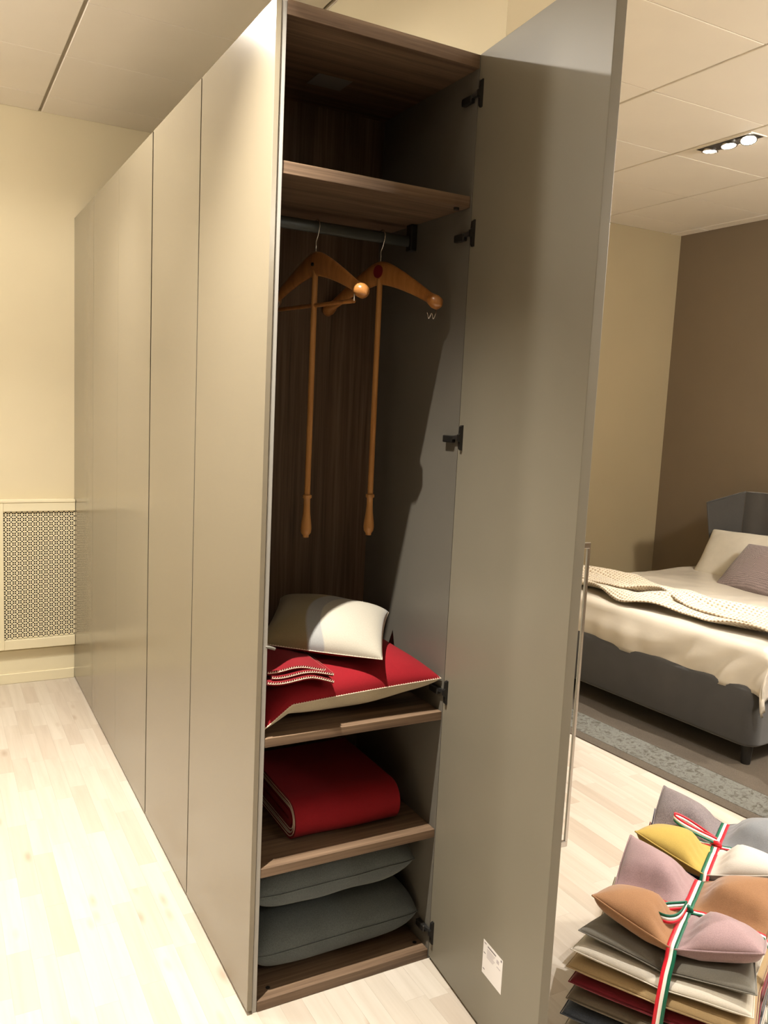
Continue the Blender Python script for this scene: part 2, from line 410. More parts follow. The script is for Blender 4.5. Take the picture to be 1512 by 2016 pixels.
def vid(i, j):
    if (i, j) not in idx: idx[(i, j)] = len(g.v); g.v.append((xs[i], yf+.014, zs[j]))
    return idx[(i, j)]
for i in range(len(xs)-1):
    if xs[i+1] > -.001: continue
    for j in range(len(zs)-1):
        if (i % 7, j % 7) in holes: continue
        g.f.append((vid(i, j), vid(i+1, j), vid(i+1, j+1), vid(i, j+1))); g.m.append(0)
gr = loc(g.build('perforated_grille', CREAM_PAINT), rc)
sm = gr.modifiers.new('thick', 'SOLIDIFY'); sm.thickness = .0015

# ------------------------------------------------------------------ wardrobe run: the open end unit
wd = thing('wardrobe', 'open wardrobe at the near end with walnut shelves and hanging rail', 'wardrobe', (.3, .3, 0))
def wp(m, name, mat, **k): return loc(m.build(name, mat, **k), wd)
m = MB(); m.box(0, .0135, 0, P-.004, .012, H, bev=.0008); wp(m, 'outer_panel', LACQ)['label'] = 'greige lacquered outer side panel'
m = MB(); m.box(.0155, L0, .004, P-.003, 0, H-.004, bev=.0006); wp(m, 'side_panel', LACQ_EDGE)
m = MB(); m.box(XR, W-.001, .001, P-.003, 0, H-.002, bev=.0006); wp(m, 'side_panel', LACQ_IN)
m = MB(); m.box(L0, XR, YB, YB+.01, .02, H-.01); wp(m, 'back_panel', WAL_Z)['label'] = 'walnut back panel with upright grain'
m = MB(); m.box(L0+.0005, W-.001, .002, YB+.02, 2.556, H, bev=.0008); wp(m, 'top_panel', WAL_X)
for z0, z1, y0 in ((.390, .4155, .002), (.7545, .7795, .002), (2.1995, 2.2295, .008)):
    m = MB(); m.box(L0+.0008, XR-.0008, y0, YB-.001, z0, z1, bev=.0012); wp(m, 'shelf', WAL_X)
m = MB(); m.box(L0+.0008, XR-.0008, .002, YB-.001, 0.0005, .030, bev=.0012); wp(m, 'base_panel', WAL_X)
for x, y in ((.076, .045), (.553, .047)):
    m = MB(); m.lathe([(.0065, 0), (.0065, .0012), (.004, .0016), (.004, .0006)], (x, y, .030), 14); wp(m, 'screw_cap', METAL_DK, smooth=False)
m = MB(); m.lathe([(.008, -.006), (.008, 0)], (.545, .03, 2.1995), 14); wp(m, 'screw_cap', METAL_DK)
m = MB(); m.tube([(L0-.004, .006, 1.027), (L0+.002, .004, 1.026), (L0+.012, .004, 1.0225), (L0+.021, .004, 1.019)], [.0026, .0042, .0042, .0036], 10); wp(m, 'shelf_peg', LACQ_IN, smooth=True, auto=50)['label'] = 'small grey peg on the left side panel'
m = MB(); m.box(.235, .338, .285, .370, 2.5545, 2.5558); wp(m, 'top_sticker', PAPER_D)['label'] = 'blank pale sticker under the top panel'
# rail
m = MB(); m.tube([(L0, .3, 2.150), (XR-.02, .3, 2.150)], .0075, 14, ry=.0165)
rl = wp(m, 'hanging_rail', RAILM, smooth=True, auto=60)
for x0, x1 in ((L0+.0005, L0+.014), (XR-.022, XR-.0005)):
    m = MB(); m.box(x0, x1, .284, .316, 2.122, 2.199, bev=.003); o = m.build('rail_bracket', METAL_DK); loc(o, rl)
# the open door: hinge at (W, 0), 85 degrees open
DT = .027; th = Vector((-.0896, -.996, 0)); nn = Vector((.996, -.0896, 0))
hx = Vector((XR, -.0012, 0))
Mdoor = Matrix((th, nn, Vector((0, 0, 1)))).transposed().to_4x4(); Mdoor.translation = hx   # local x along the door, y outwards (away from the opening)
m = MB(); m.box(0, .568, 0, DT, .012, H, bev=.0012, M=Mdoor); door = wp(m, 'door', DOOR_M)
door['label'] = 'greige door standing open at right'
m = MB()
m.box(.5395, .5465, DT+.026, DT+.033, .640, 1.372, bev=.001, M=Mdoor)
for z in (.640, 1.358): m.box(.539, .547, DT-.0005, DT+.03, z, z+.014, bev=.001, M=Mdoor)
loc(m.build('handle', CHROME), door)['label'] = 'slim chrome bar handle'
# sticker on the inside of the door, pale print
st = MB(); zt0, zt1 = .168, .262; xs0, xs1 = .305, .402; d = -.0004
def dq(x0, x1, z0, z1, y, mi): st.add([Mdoor @ Vector(q) for q in ((x0, y, z0), (x1, y, z0), (x1, y, z1), (x0, y, z1))], [(0, 1, 2, 3)], mi)
st.box(xs0, xs1, d, 0, zt0, zt1, 0, M=Mdoor)
dq(xs0+.005, xs0+.015, zt1-.008, zt1-.005, d-.0002, 1); dq(xs0+.022, xs0+.064, zt1-.0105, zt1-.0065, d-.0002, 1)
for k in range(6): dq(xs0+.02, xs0+.06-.004*(k % 3), zt1-.018-k*.0045, zt1-.0155-k*.0045, d-.0002, 2)
dq(xs0+.004, xs0+.013, zt1-.036, zt1-.033, d-.0002, 1); dq(xs0+.004, xs0+.014, zt0+.013, zt0+.016, d-.0002, 1)
dq(xs0+.068, xs0+.080, zt1-.024, zt1-.014, d-.0002, 2); dq(xs1-.010, xs1-.004, zt1-.009, zt1-.003, d-.0002, 1)
dq(xs0+.070, xs0+.088, zt1-.035, zt1-.032, d-.0002, 2)
loc(st.build('door_sticker', [PAPER, PRINT, PRINT_L]), door)['label'] = 'white printed paper sticker'
# hinges
for z in (2.486, 2.128, 1.578, .845, .098):
    m = MB()
    ol = [(-.035, 0), (-.035, .004), (-.031, .008), (-.012, .009), (-.008, .014), (.008, .014), (.012, .009), (.031, .008), (.035, .004), (.035, 0)]
    m.prism([Mdoor @ Vector((.016, -b, z+a)) for a, b in ol], (Mdoor.to_3x3() @ Vector((.010, 0, 0))))
    hg = m.build('hinge', METAL_DK); loc(hg, wd)
    m = MB(); m.box(XR-.016, XR-.0005, .012, .058, z-.016, z+.004, bev=.003); o = m.build('hinge_arm', METAL_DK); loc(o, hg)
    m = MB(); m.prism([(XR-.012, .016, z+.003), (XR-.012, -.010, z+.007), (XR-.003, -.016, z+.007), (XR-.003, .016, z+.003)], (0, 0, -.010)); o = m.build('hinge_link', HINGE_M); loc(o, hg)

# ------------------------------------------------------------------ the closed units behind it
def closed(label, k0, doors, gaps, group=None):
    y0 = k0*P; n = len(doors)
    t = thing('wardrobe', label, 'wardrobe', (.3, y0+n*P/2, 0), 'closed wardrobe units in the run')
    m = MB(); m.box(.040, W-.001, y0+.002, y0+n*P-.002, .0, H-.003, bev=.001); loc(m.build('carcass', GAPDK), t)  # carcass coloured dark to give the shade behind the door gaps
    for i in range(n):
        a = y0+i*P+gaps[i]/2; b = y0+(i+1)*P-gaps[i+1]/2
        m = MB(); m.box(0, .0225, a, b, .012, H); dr = loc(m.build('door', LACQ), t)
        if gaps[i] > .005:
            m = MB(); m.box(.0012, .022, a-.0006, a-.00005, .013, H-.001); loc(m.build('gap_shade_strip', GAPDK), dr)  # dark strip paints the shade in the gap beside the door
closed('closed single-door greige wardrobe unit right behind the open one', 1, [0], (.009, .014))
closed('closed two-door greige wardrobe unit in the middle of the run', 2, [0, 0], (.014, .0014, .0055))
closed('closed single-door greige wardrobe unit against the back wall', 4, [0], (.0055, .002))

# ------------------------------------------------------------------ hangers
def hanger(label, c, d, half, drop, disc, bar, hook_x):
    c = Vector(c); d = Vector((d[0], d[1], 0)).normalized(); nrm = Vector((-d.y, d.x, 0))
    t = thing('coat_hanger', label, 'hanger', c)
    m = MB(); N = 40; rings = []; n = 14
    for i in range(N+1):
        s = -1+2*i/N; a = abs(s)
        zc = -drop*(a**1.3)+.0; hh = .021*(1-max(0, a-.10)/.9)**1.3+.0125; tt = .0085+.001*a
        k = max(0, (a-.80)/.20)
        if k > 0:
            e = math.sin(min(1, k*1.25)*math.pi/2) if k < .5 else math.sqrt(max(0.0, 1-((k-.5)/.5)**2))
            sc = min(1, e)
            tt = (.0095+.0125*math.sin(math.pi*min(1, k)**.6*.75))*(1 if k < .5 else max(.04, sc)); hh = (.0125+.008*math.sin(math.pi*min(1, k)*.7))*(1 if k < .5 else max(.04, sc))
        fwd = .02*a*a
        pc = c+d*(half*s)+Vector((0, 0, zc))+nrm*fwd*0
        ax = (d*half+Vector((0, 0, -drop*1.25*(a**.25)*(1 if s > 0 else -1)))).normalized()
        up = nrm.cross(ax); up = up if up.z > 0 else -up
        rings.append([pc+nrm*tt*math.cos(2*math.pi*q/n)+up*hh*math.sin(2*math.pi*q/n) for q in range(n)])
    vs = [v for r in rings for v in r]; fs = [(i*n+q, i*n+(q+1) % n, (i+1)*n+(q+1) % n, (i+1)*n+q) for i in range(N) for q in range(n)]
    fs += [tuple(range(n)), tuple(range(N*n, N*n+n))]
    m.add(vs, fs); loc(m.build('hanger_body', HONEY, smooth=True), t)
    # wire hook over the rail (rail centre y=.3, z=2.15): the loop lies in the plane across the rail
    pts = [c+Vector((0, 0, .02)), c+Vector((0, 0, .046))]
    rc_ = Vector((c.x, .3, 2.150)); rad = .021
    pts.append(rc_+Vector((0, .002, -.040))); pts.append(rc_+Vector((0, -.010, -.027)))
    for q in range(11):
        a = R(-35+q*23); pts.append(rc_+Vector((0, -math.cos(a)*rad, math.sin(a)*rad)))
    m = MB(); m.tube(pts, .0017, 8); loc(m.build('hook', STEEL, smooth=True), t)
    # long pole with turned handle
    zb = 1.258
    m = MB(); m.tube([(c.x, .3, c.z-.02), (c.x, .3, zb+.12)], .0088, 14); pole = loc(m.build('valet_pole', HONEY_P, smooth=True, auto=50), t)
    m = MB(); m.lathe([(.0090, .128), (.0135, .126), (.0135, .118), (.0095, .115), (.0098, .095), (.0115, .07), (.0155, .04), (.0165, .026), (.015, .014), (.0105, .008), (.0088, .006), (.0088, .0)], (c.x, .3, zb), 18)
    loc(m.build('turned_handle', HONEY_P, smooth=True, auto=60), pole)
    if disc:
        m = MB(); m.lathe([(.0, .0), (.019, .0), (.019, .0018), (.0, .0018)], (0, 0, 0), 24, cap=False)
        M = Matrix.Translation(c+Vector((0, 0, .002))-nrm*.0085*(1 if nrm.y > 0 else -1)) @ (nrm if nrm.y < 0 else -nrm).to_track_quat('Z', 'Y').to_matrix().to_4x4()
        m.v = [tuple(M @ Vector(v)) for v in m.v]; loc(m.build('round_sticker', RED_D), t)['label'] = 'round red sticker'
    else:
        m = MB(); m.lathe([(.005, 0), (.005, .012)], (0, 0, 0), 12)
        M = Matrix.Translation(c+Vector((0, 0, -.004))+(-nrm if nrm.y > 0 else nrm)*.0005) @ (nrm if nrm.y < 0 else -nrm).to_track_quat('Z', 'Y').to_matrix().to_4x4()
        m.v = [tuple(M @ Vector(v)) for v in m.v]; loc(m.build('screw_head', METAL_DK), t)
    if bar:
        a = c+d*half*.78+Vector((0, 0, -drop-.012)); b = c-d*half*.78+Vector((0, 0, -drop-.012))
        m = MB(); m.tube([a, b], .006, 10); br = loc(m.build('trouser_bar', HONEY, smooth=True, auto=50), t)
        for e, s in ((a, .78), (b, -.78)):
            m = MB(); m.tube([e, Vector((e.x, e.y, c.z-drop*(.78**1.25)+.004))], .0018, 6); loc(m.build('bar_wire', STEEL, smooth=True), br)
    else:
        # small wire clip below the near end
        e = c+d*half*.86+Vector((0, 0, -drop*.9-.022)); pts = []
        for q in range(25):
            a = q/24; pts.append(e+Vector((-.016+.030*a, 0, -.0085-.0075*math.cos(a*4*math.pi)*-1 if False else -.014+.008*math.cos(a*4*math.pi))))
        m = MB(); m.tube([e+Vector((.014, 0, .014))]+pts[::-1], .0013, 6); loc(m.build('wire_clip', STEEL, smooth=True), t)
    return t
hanger('honey wood coat hanger with long pole and trouser bar, left on the rail', (.252, .3, 2.050), (.155, -.98), .255, .106, False, True, 0)
hanger('honey wood coat hanger with round red sticker and long pole, right on the rail', (.462, .3, 2.048), (.275, -.95), .252, .110, True, False, 0)

# ------------------------------------------------------------------ soft goods in the wardrobe
def pil(u, v, w, d, t, sgn, conc=.05, pw=.42, dz=None, wr=.0, seed=0, tb=1):
    x = w/2*u*(1-conc*(1-v*v)*abs(u)); y = d/2*v*(1-conc*(1-u*u)*abs(v))
    h = t/2*(max(0, 1-u*u)**pw)*(max(0, 1-v*v)**pw)
    z = sgn*h*(tb if sgn < 0 else 1)
    if wr: z += wr*noise.noise(Vector((x*9+seed, y*9, sgn*3)))*(min(1, h/(t*.2)))
    if dz: z += dz(u, v)
    return Vector((x, y, z))
def warp(a): return math.copysign(abs(math.sin(a*math.pi/2))**.9, a) if a else 0
def whip(path, nrm_in, side, name, parent, r=.0011, step=.0075, out=.007, local=False):
    """whip stitches along a polyline: edge cord with short slanted stitches towards nrm_in"""
    m = MB(); pts = [Vector(p) for p in path]; acc = 0
    m.tube(pts, r*.9, 5)
    for i in range(len(pts)-1):
        a, b = pts[i], pts[i+1]; seg = (b-a).length; s = step-acc if acc else 0
        while s < seg:
            p0 = a+(b-a)*(s/seg); n = Vector(nrm_in(p0)) if callable(nrm_in) else Vector(nrm_in)
            m.tube([p0, p0+n*out+(b-a).normalized()*step*.25], r, 4)
            s += step
        acc = (seg-s) % step
    o = m.build(name, STITCH); o.parent = parent; return o
def two_tone_cushion(name, label, M, w, d, t, top, under, conc, pw, dz=None, wr=.004, seed=1, edges=True, stitch=True, tb=1):
    T = thing(name, label, 'cushion', M)
    N = 36
    for sgn, mt, nm in ((1, top, 'upper_cover'), (-1, under, 'under_cover')):
        m = MB(); m.grid(lambda u, v: pil(warp(u), warp(v), w, d, t, sgn, conc, pw, dz, wr, seed, tb), N, N, flip=sgn < 0); o = m.build(nm, mt, T, smooth=True)
    rim = []
    for k in range(48): rim.append((-1+2*k/48, -1))
    for k in range(48): rim.append((1, -1+2*k/48))
    for k in range(48): rim.append((1-2*k/48, 1))
    for k in range(49): rim.append((-1, 1-2*k/48))
    pts = [pil(u, v, w, d, t, 1, conc, pw, dz, 0) for u, v in rim]
    pts = [p*1.004 for p in pts]
    if stitch: whip(pts, lambda p: (Vector((0, 0, .6))-Vector((p.x, p.y, 0)).normalized()*.7).normalized(), 1, 'whip_stitching', T)
    return T
# grey cushions in the bottom compartment
def box_cushion(label, M, w, d, t, seed):
    T = thing('seat_cushion', label, 'cushion', M, 'slate grey cushions at the wardrobe bottom')
    def f(u, v, sgn):
        a, b = warp(u), warp(v)
        e = max(0, 1-abs(a)**5)**.5*max(0, 1-abs(b)**5)**.5
        x = w/2*a*(1-.015*(1-b*b)-.03*b**8); y = d/2*b*(1-.035*a**8)
        z = sgn*t/2*(max(0, 1-abs(a)**5)**.5*max(0, 1-abs(b)**4.5)**.5)**.9+.004*noise.noise(Vector((x*10+seed, y*10, sgn)))
        return Vector((x, y, z))
    m = MB()
    for sgn in (1, -1): m.grid(lambda u, v: f(u, v, sgn), 34, 34, flip=sgn < 0)
    m.build('cushion_cover', GREY_C, T, smooth=True, weld=True)
    rim = [(-1+2*k/30, -1) for k in range(31)]+[(1, -1+2*k/30) for k in range(1, 31)]
    m = MB(); m.tube([f(u, v, 1)*1.004 for u, v in rim]+[], .0016, 6); m.build('seam_piping', GREY_C, T, smooth=True)
    return T
box_cushion('slate grey cushion lying flat on the wardrobe bottom panel', frame((.301, .285, .123), (1, .01, .0), (0, 1, 0)), .538, .47, .184, 1)
box_cushion('slate grey cushion on top of another under the lowest shelf', frame((.290, .275, .300), (1, -.01, .012), (0, 1, .0)), .520, .45, .166, 5)

# red wool blanket folded on the lowest shelf
def folded_blanket(label, x0, x1, y0, y1, z0, hgt, layers, M=None):
    T = thing('folded_blanket', label, 'blanket', (x0, y0, z0))
    tk = hgt/(2*layers+.35)
    for k in range(layers):
        r = hgt/2-tk/2-k*tk; zc = hgt/2; ln = y1-y0
        path = []
        for q in range(9): path.append((ln-(ln-r-k*tk-tk/2)*q/8, zc-r))
        for q in range(1, 12):
            a = -math.pi/2-math.pi*q/12; path.append((r+k*tk+tk/2+math.cos(a)*r, zc+math.sin(a)*r))
        for q in range(9): path.append((r+k*tk+tk/2+(ln-r-k*tk-tk/2)*q/8, zc+r))
        n = len(path); off = [0, .004, .0, .006][k % 4]
        def pt(i, s):
            p = Vector((0,)+path[i]); a = Vector((0,)+path[max(0, i-1)]); b = Vector((0,)+path[min(n-1, i+1)])
            tt = (b-a).normalized(); nn_ = Vector((0, tt.z, -tt.y)); return p+nn_*s*tk*.46
        outline = [pt(i, 1) for i in range(n)]+[pt(i, -1) for i in range(n-1, -1, -1)]
        m = MB(); nx = 20; NO = len(outline); vs = []; fs = []
        for ix in range(nx+1):
            x = off+(x1-x0-off*2)*ix/nx
            e = min(ix, nx-ix)/nx; sh = 1-.0*e
            for p in outline:
                wv = .0025*noise.noise(Vector((x*7, p.y*7, p.z*9+k)))
                vs.append((x, p.y+wv, p.z+wv*.6+(.004*math.sin(x*6) if p.z > zc else 0)))
        for ix in range(nx):
            for q in range(NO): fs.append((ix*NO+q, ix*NO+(q+1) % NO, (ix+1)*NO+(q+1) % NO, (ix+1)*NO+q))
        m.add(vs, fs)
        for base in (0, nx*NO):
            cap = [(base+i, base+i+1, base+NO-2-i, base+NO-1-i) for i in range(n-1)]; m.f += cap; m.m += [0]*len(cap)
        m.build('blanket_layer', RED, T, smooth=True, auto=70)
        if k < 2:
            pth = [Vector((off-.001, p[0], p[1])) for p in path]
            mm = whip([q+Vector((0, 0, 0)) for q in pth], (.9, 0, .0), 1, 'whip_stitching', T, .0016, .0085, .008)
            mm2 = whip([pt(i, 1 if k == 0 else -1)+Vector((off-.0008, 0, 0)) for i in range(n)], (1, 0, 0), 1, 'whip_stitching', T, .0016, .0085, .011)
    return T
folded_blanket('red wool blanket with cream whip-stitched edges, folded on the lowest shelf', .156, .492, .072, .46, .4165, .118, 3)

# large red cushion on the middle shelf
def dz_red(u, v):
    z = .012*u*1.0
    if v < 0: z += -.050*max(0, -u-.72)/.28*(-v)**2
    return z
two_tone_cushion('large_cushion', 'large red cushion with beige underside and cream stitching on the middle shelf',
    frame((.300, .255, .866), (1, .0, .0), (0, 1, .0)), .538, .49, .165, RED, BEIGE_W, .035, .40, dz_red, .004, 2)
# folded thin blanket between the cushions
T = thing('folded_blanket', 'red blanket with cream whip-stitched edges folded between the two cushions', 'blanket', frame((.126, .13, .944), (1, -.03, -.05), (.05, 1, .01)))
for k in range(3):
    wd_, dp = .185-.012*k, .26
    def lay(u, v, s, k=k):
        x = u*wd_/2+.012*(k == 1)-.004*k; y = v*dp/2+.010*(k-1)
        return Vector((x, y, (k-1)*.0115+s*.0048+.006*math.sin(u*3.1+.6+k*.35)-.010*max(0, u-.3)*(k == 0)))
    m = MB()
    m.grid(lambda u, v: lay(u, v, 1), 16, 8); m.grid(lambda u, v: lay(u, v, -1), 16, 8, flip=True)
    for vv in (-1, 1): m.grid(lambda u, s: lay(u, vv, s), 16, 1)
    for uu in (-1, 1): m.grid(lambda v, s: lay(uu, v, s), 8, 1)
    m.build('blanket_layer', RED_D, T, smooth=True, weld=True, auto=60)
    whip([lay(-1+2*q/20, -1, 0)+Vector((0, -.001, 0)) for q in range(21)]+[lay(1, -1+2*q/20, 0)+Vector((.001, 0, 0)) for q in range(1, 21)], (0, 0, .55), 1, 'whip_stitching', T, .0011, .0065, .008)
# small cushion with round colour blocks on top
def round_block_mat():
    t = NT('colour_block_wool', srgb(168, 150, 116), .92, .12, 0, .2)
    sep = t.n.new('ShaderNodeSeparateXYZ'); t.l.new(t.tc.outputs['Object'], sep.inputs[0])
    dx = t.math('SUBTRACT', sep.outputs[0], .190); dy = t.math('SUBTRACT', sep.outputs[1], -.060)
    r = t.math('SQRT', t.math('ADD', t.math('MULTIPLY', dx, dx), t.math('MULTIPLY', dy, dy)))
    nz = t.noise(t.mapping(), 700, 2, .6)
    rr = t.ramp(r, [(.0, srgb(170, 164, 150)), (.207, srgb(170, 164, 150)), (.2095, srgb(142, 142, 140)), (.249, srgb(142, 142, 140)), (.2515, srgb(128, 114, 84)), (.6, srgb(128, 114, 84))])
    t.col(t.mix(rr, t.ramp(nz, [(.3, (.86, .86, .86, 1)), (.7, (1.1, 1.1, 1.1, 1))]), .8, 'MULTIPLY')); t.bump(nz, .3, .001)
    return t.m
def dz_top(u, v):
    return .006*(u*u)-.004*(v*v)
Mtop = frame((.309, .240, .993), (.858, -.508, -.075), (.513, .846, .144))
two_tone_cushion('cushion', 'small cushion with off-white, blue-grey and greige round colour blocks on top of the pile', Mtop, .345, .345, .150, round_block_mat(), RED_D, .050, .40, dz_top, .004, 6, tb=.35)

# ------------------------------------------------------------------ bed (turned 5 degrees)
psi = R(4.6); E_ = Vector((-math.sin(psi), math.cos(psi), 0)); L_ = Vector((math.cos(psi), math.sin(psi), 0))
C0 = Vector((2.70, .53, 0)); BW, BL = 1.60, 1.84
Mb = Matrix((L_, E_, Vector((0, 0, 1)))).transposed().to_4x4(); Mb.translation = C0   # local x to the headboard, y across the bed, z up
bed = thing('bed', 'double bed upholstered in charcoal velvet standing on the grey rug', 'bed', Mb)
def rrect(x0, x1, y0, y1, r, n=6):
    pts = []
    for cx, cy, a0 in ((x1-r, y0+r, -90), (x1-r, y1-r, 0), (x0+r, y1-r, 90), (x0+r, y0+r, 180)):
        for k in range(n+1):
            a = R(a0+90*k/n); pts.append((cx+r*math.cos(a), cy+r*math.sin(a)))
    return pts
def slab(x0, x1, y0, y1, z0, z1, r, rz=.02):
    m = MB(); rings = []
    for z, ins in ((z0, rz*.8), (z0+rz*.4, rz*.2), (z0+rz, 0), (z1-rz, 0), (z1-rz*.4, rz*.2), (z1, rz*.8)):
        rings.append([(x, y, z) for x, y in rrect(x0+ins, x1-ins, y0+ins, y1-ins, r)])
    n = len(rings[0]); vs = [v for rg in rings for v in rg]
    fs = [(i*n+q, i*n+(q+1) % n, (i+1)*n+(q+1) % n, (i+1)*n+q) for i in range(len(rings)-1) for q in range(n)]
    fs += [tuple(range(n-1, -1, -1)), tuple(range((len(rings)-1)*n, len(rings)*n))]
    m.add(vs, fs); return m
slab(0, BL, 0, BW, .105, .40, .07).build('bed_base', VELVET, bed, smooth=True, auto=50)
slab(.05, BL, .03, BW-.03, .40, .575, .08, .04).build('mattress', PILLOW_CR, bed, smooth=True, auto=50)
for x, y in ((.06, .06), (.06, BW-.06), (BL-.08, .06), (BL-.08, BW-.06)):
    m = MB(); m.lathe([(.022, .0), (.028, .09), (.028, .106)], (x, y, .0055), 14); m.build('leg', METAL_DK, bed, smooth=True, auto=50)
def headboard():
    hb_c = MB(); y0, y1 = .21, BW-.21; xb = BL+.02
    def ctr(u, v, s):
        y = y0+(y1-y0)*u; top = 1.165+.012*math.sin(u*math.pi); z = .30+(top-.30)*v
        pl = .006*math.sin(u*42+.7*math.sin(v*5))*(.3+.7*v)
        return Vector((xb+(.0 if s else .05)-(pl if s else 0)-.02*(1-v), y, z))
    for s in (1, 0): hb_c.grid(lambda u, v: ctr(u, v, s), 60, 14, 0, 1, 0, 1, flip=bool(s))
    hb_c.grid(lambda u, t: ctr(u, 1, 1).lerp(ctr(u, 1, 0), t), 60, 1, 0, 1, 0, 1)
    for uu in (0, 1): hb_c.grid(lambda v, t: ctr(uu, v, 1).lerp(ctr(uu, v, 0), t), 14, 1, 0, 1, 0, 1)
    hb = hb_c.build('headboard', VELVET_L, bed, smooth=True, weld=True, auto=50)
    for side in (0, 1):
        m = MB(); yy = y1 if side else y0; sg = 1 if side else -1
        def wing(u, v, s):
            top = 1.165-.095*u; wd2 = (.10+.075*v); z = .30+(top-.30)*v
            x = xb-.19*u*(.35+.65*v)-.02*(1-v); y = yy+sg*wd2*u
            if not s: x += .035; y += sg*.028
            return Vector((x, y, z))
        for s in (1, 0): m.grid(lambda u, v: wing(u, v, s), 10, 12, 0, 1, 0, 1, flip=bool(s))
        m.grid(lambda u, t: wing(u, 1, 1).lerp(wing(u, 1, 0), t), 10, 1, 0, 1, 0, 1)
        m.grid(lambda v, t: wing(1, v, 1).lerp(wing(1, v, 0), t), 12, 1, 0, 1, 0, 1); m.grid(lambda v, t: wing(0, v, 1).lerp(wing(0, v, 0), t), 12, 1, 0, 1, 0, 1)
        o = m.build('headboard_wing', VELVET, hb, smooth=True, weld=True, auto=50)
        m = MB(); m.tube([wing(q/10, 1, 1) for q in range(11)]+[wing(1, 1-q/10, 1) for q in range(1, 11)], .006, 6); m.build('wing_piping', VELVET, bed, smooth=True)
headboard()
# champagne duvet
def duvet():
    T = thing('duvet', 'champagne satin bed cover draped over the bed foot', 'bed cover', Mb)
    ovx, drop = .035, .235
    def f(s, t):
        """s: 0 top at the head .. beyond: foot drop;  t: across, drop at both sides"""
        top_len = BL-.04
        y = t; z = .60; x = 0
        # foot: s in metres from head
        r = .05
        if s < top_len-r: x = BL-.0-s; dzf = 0
        else:
            q = s-(top_len-r); a = min(q/r, math.pi/2); x = BL-(top_len-r)-r*math.sin(a); dzf = r*(1-math.cos(a)); rest = max(0, q-r*math.pi/2); dzf += rest
            x -= .012*min(1, rest/.1)
        # sides
        dzs = 0; half = BW/2+.02; yc = t-BW/2; sg = 1 if yc > 0 else -1; e = abs(yc)-(half-r)
        if e > 0:
            a = min(e/r, math.pi/2); rest2 = max(0, e-r*math.pi/2); yc = sg*(half-r+r*math.sin(a)); dzs = r*(1-math.cos(a))+rest2
        y = BW/2+yc
        z -= max(dzf, dzs)+.35*min(dzf, dzs)
        if dzf > 0 and dzs > 0:
            k = min(dzf, dzs); x -= .10*k; y += sg*.10*k
        # wrinkles
        n1 = noise.noise(Vector((x*3.1, y*3.1, z*2))); n2 = noise.noise(Vector((x*9+y*5, y*7-x*2, z*5+3)))
        dr = min(1, dzf/.12)
        fold = .017*math.sin(y*8+2.6*math.sin(y*3)+z*13)*dr+.011*n2*dr+.016*n1*dr
        x -= abs(fold)*1.3+.004*dr
        z += (.007*n1+.004*n2)*(1-dr)+.012*noise.noise(Vector((y*4, 1.7, 0)))*dr
        z += .006*abs(noise.noise(Vector((x*2+y*6, y*2, 5))))*(1-dr)
        return Vector((x, y, z))
    m = MB(); ns, nt = 90, 110; smax = (BL-.04)-.05+.05*math.pi/2+.175
    m.grid(lambda s, t: f(s, t), ns, nt, 0.02, smax, -.24, BW+.24)
    o = m.build('duvet_cover', SATIN, T, smooth=True)
    md = o.modifiers.new('thick', 'SOLIDIFY'); md.thickness = .012; md.offset = -1
duvet()
# pillows on the bed
def bed_pillow(name, label, mat, c, ax, ay, w, d, t, seed):
    T = thing(name, label, 'pillow', frame(Mb @ Vector(c), Mb.to_3x3() @ Vector(ax), Mb.to_3x3() @ Vector(ay)))
    m = MB()
    for sgn in (1, -1): m.grid(lambda u, v: pil(warp(u), warp(v), w, d, t, sgn, .05, .42, None, .008, seed), 26, 26, flip=sgn < 0)
    m.build('pillow_cover', mat, T, smooth=True, weld=True)
bed_pillow('pillow', 'cream pillow leaning on the headboard behind the grey pillow', PILLOW_CR, (BL-.22, 1.17, .725), (.06, -1, .04), (.62, .05, .80), .70, .42, .15, 3)
bed_pillow('pillow', 'mauve-grey herringbone pillow leaning in front of the cream pillow', PILLOW_GR, (BL-.50, .82, .712), (-.12, -1, .02), (.72, -.10, .66), .62, .42, .16, 8)
# knit throw
def throw():
    T = thing('knit_throw', 'cream cable-knit throw laid across the bed near the foot', 'throw blanket', Mb)
    me = MB(); uvs = []
    def f(a, b, base, wid, zoff, ph):
        y = a; x = base+wid*b+.035*math.sin(a*5+ph)+.02*math.sin(a*11+ph*2)
        z = .612+zoff+.034*max(0, math.sin(a*6.3+b*4+ph))**2+.016*abs(math.sin(b*math.pi*2.2+a*3+ph))+.006*noise.noise(Vector((a*7, b*5, ph)))
        return Vector((x, y, z))
    for base, wid, zo, ph in ((.13, .30, .004, .4), (.28, .30, .022, 2.1)):
        n0 = len(me.v); nu, nv = 120, 22
        me.grid(lambda a, b: f(a, b, base, wid*(1-.25*math.exp(-((a-.75)/.22)**2)), zo+.03*math.exp(-((a-.75)/.16)**2), ph), nu, nv, -.02, BW+.02, 0, 1)
        for i in range(nu+1):
            for j in range(nv+1): uvs.append((i/nu*78, j/nv*17))
    o = me.build('throw_knit', KNIT, T, smooth=True)
    uv = o.data.uv_layers.new(name='UVMap')
    for lp in o.data.loops: uv.data[lp.index].uv = uvs[lp.vertex_index]
    md = o.modifiers.new('thick', 'SOLIDIFY'); md.thickness = .008; md.offset = 0
throw()
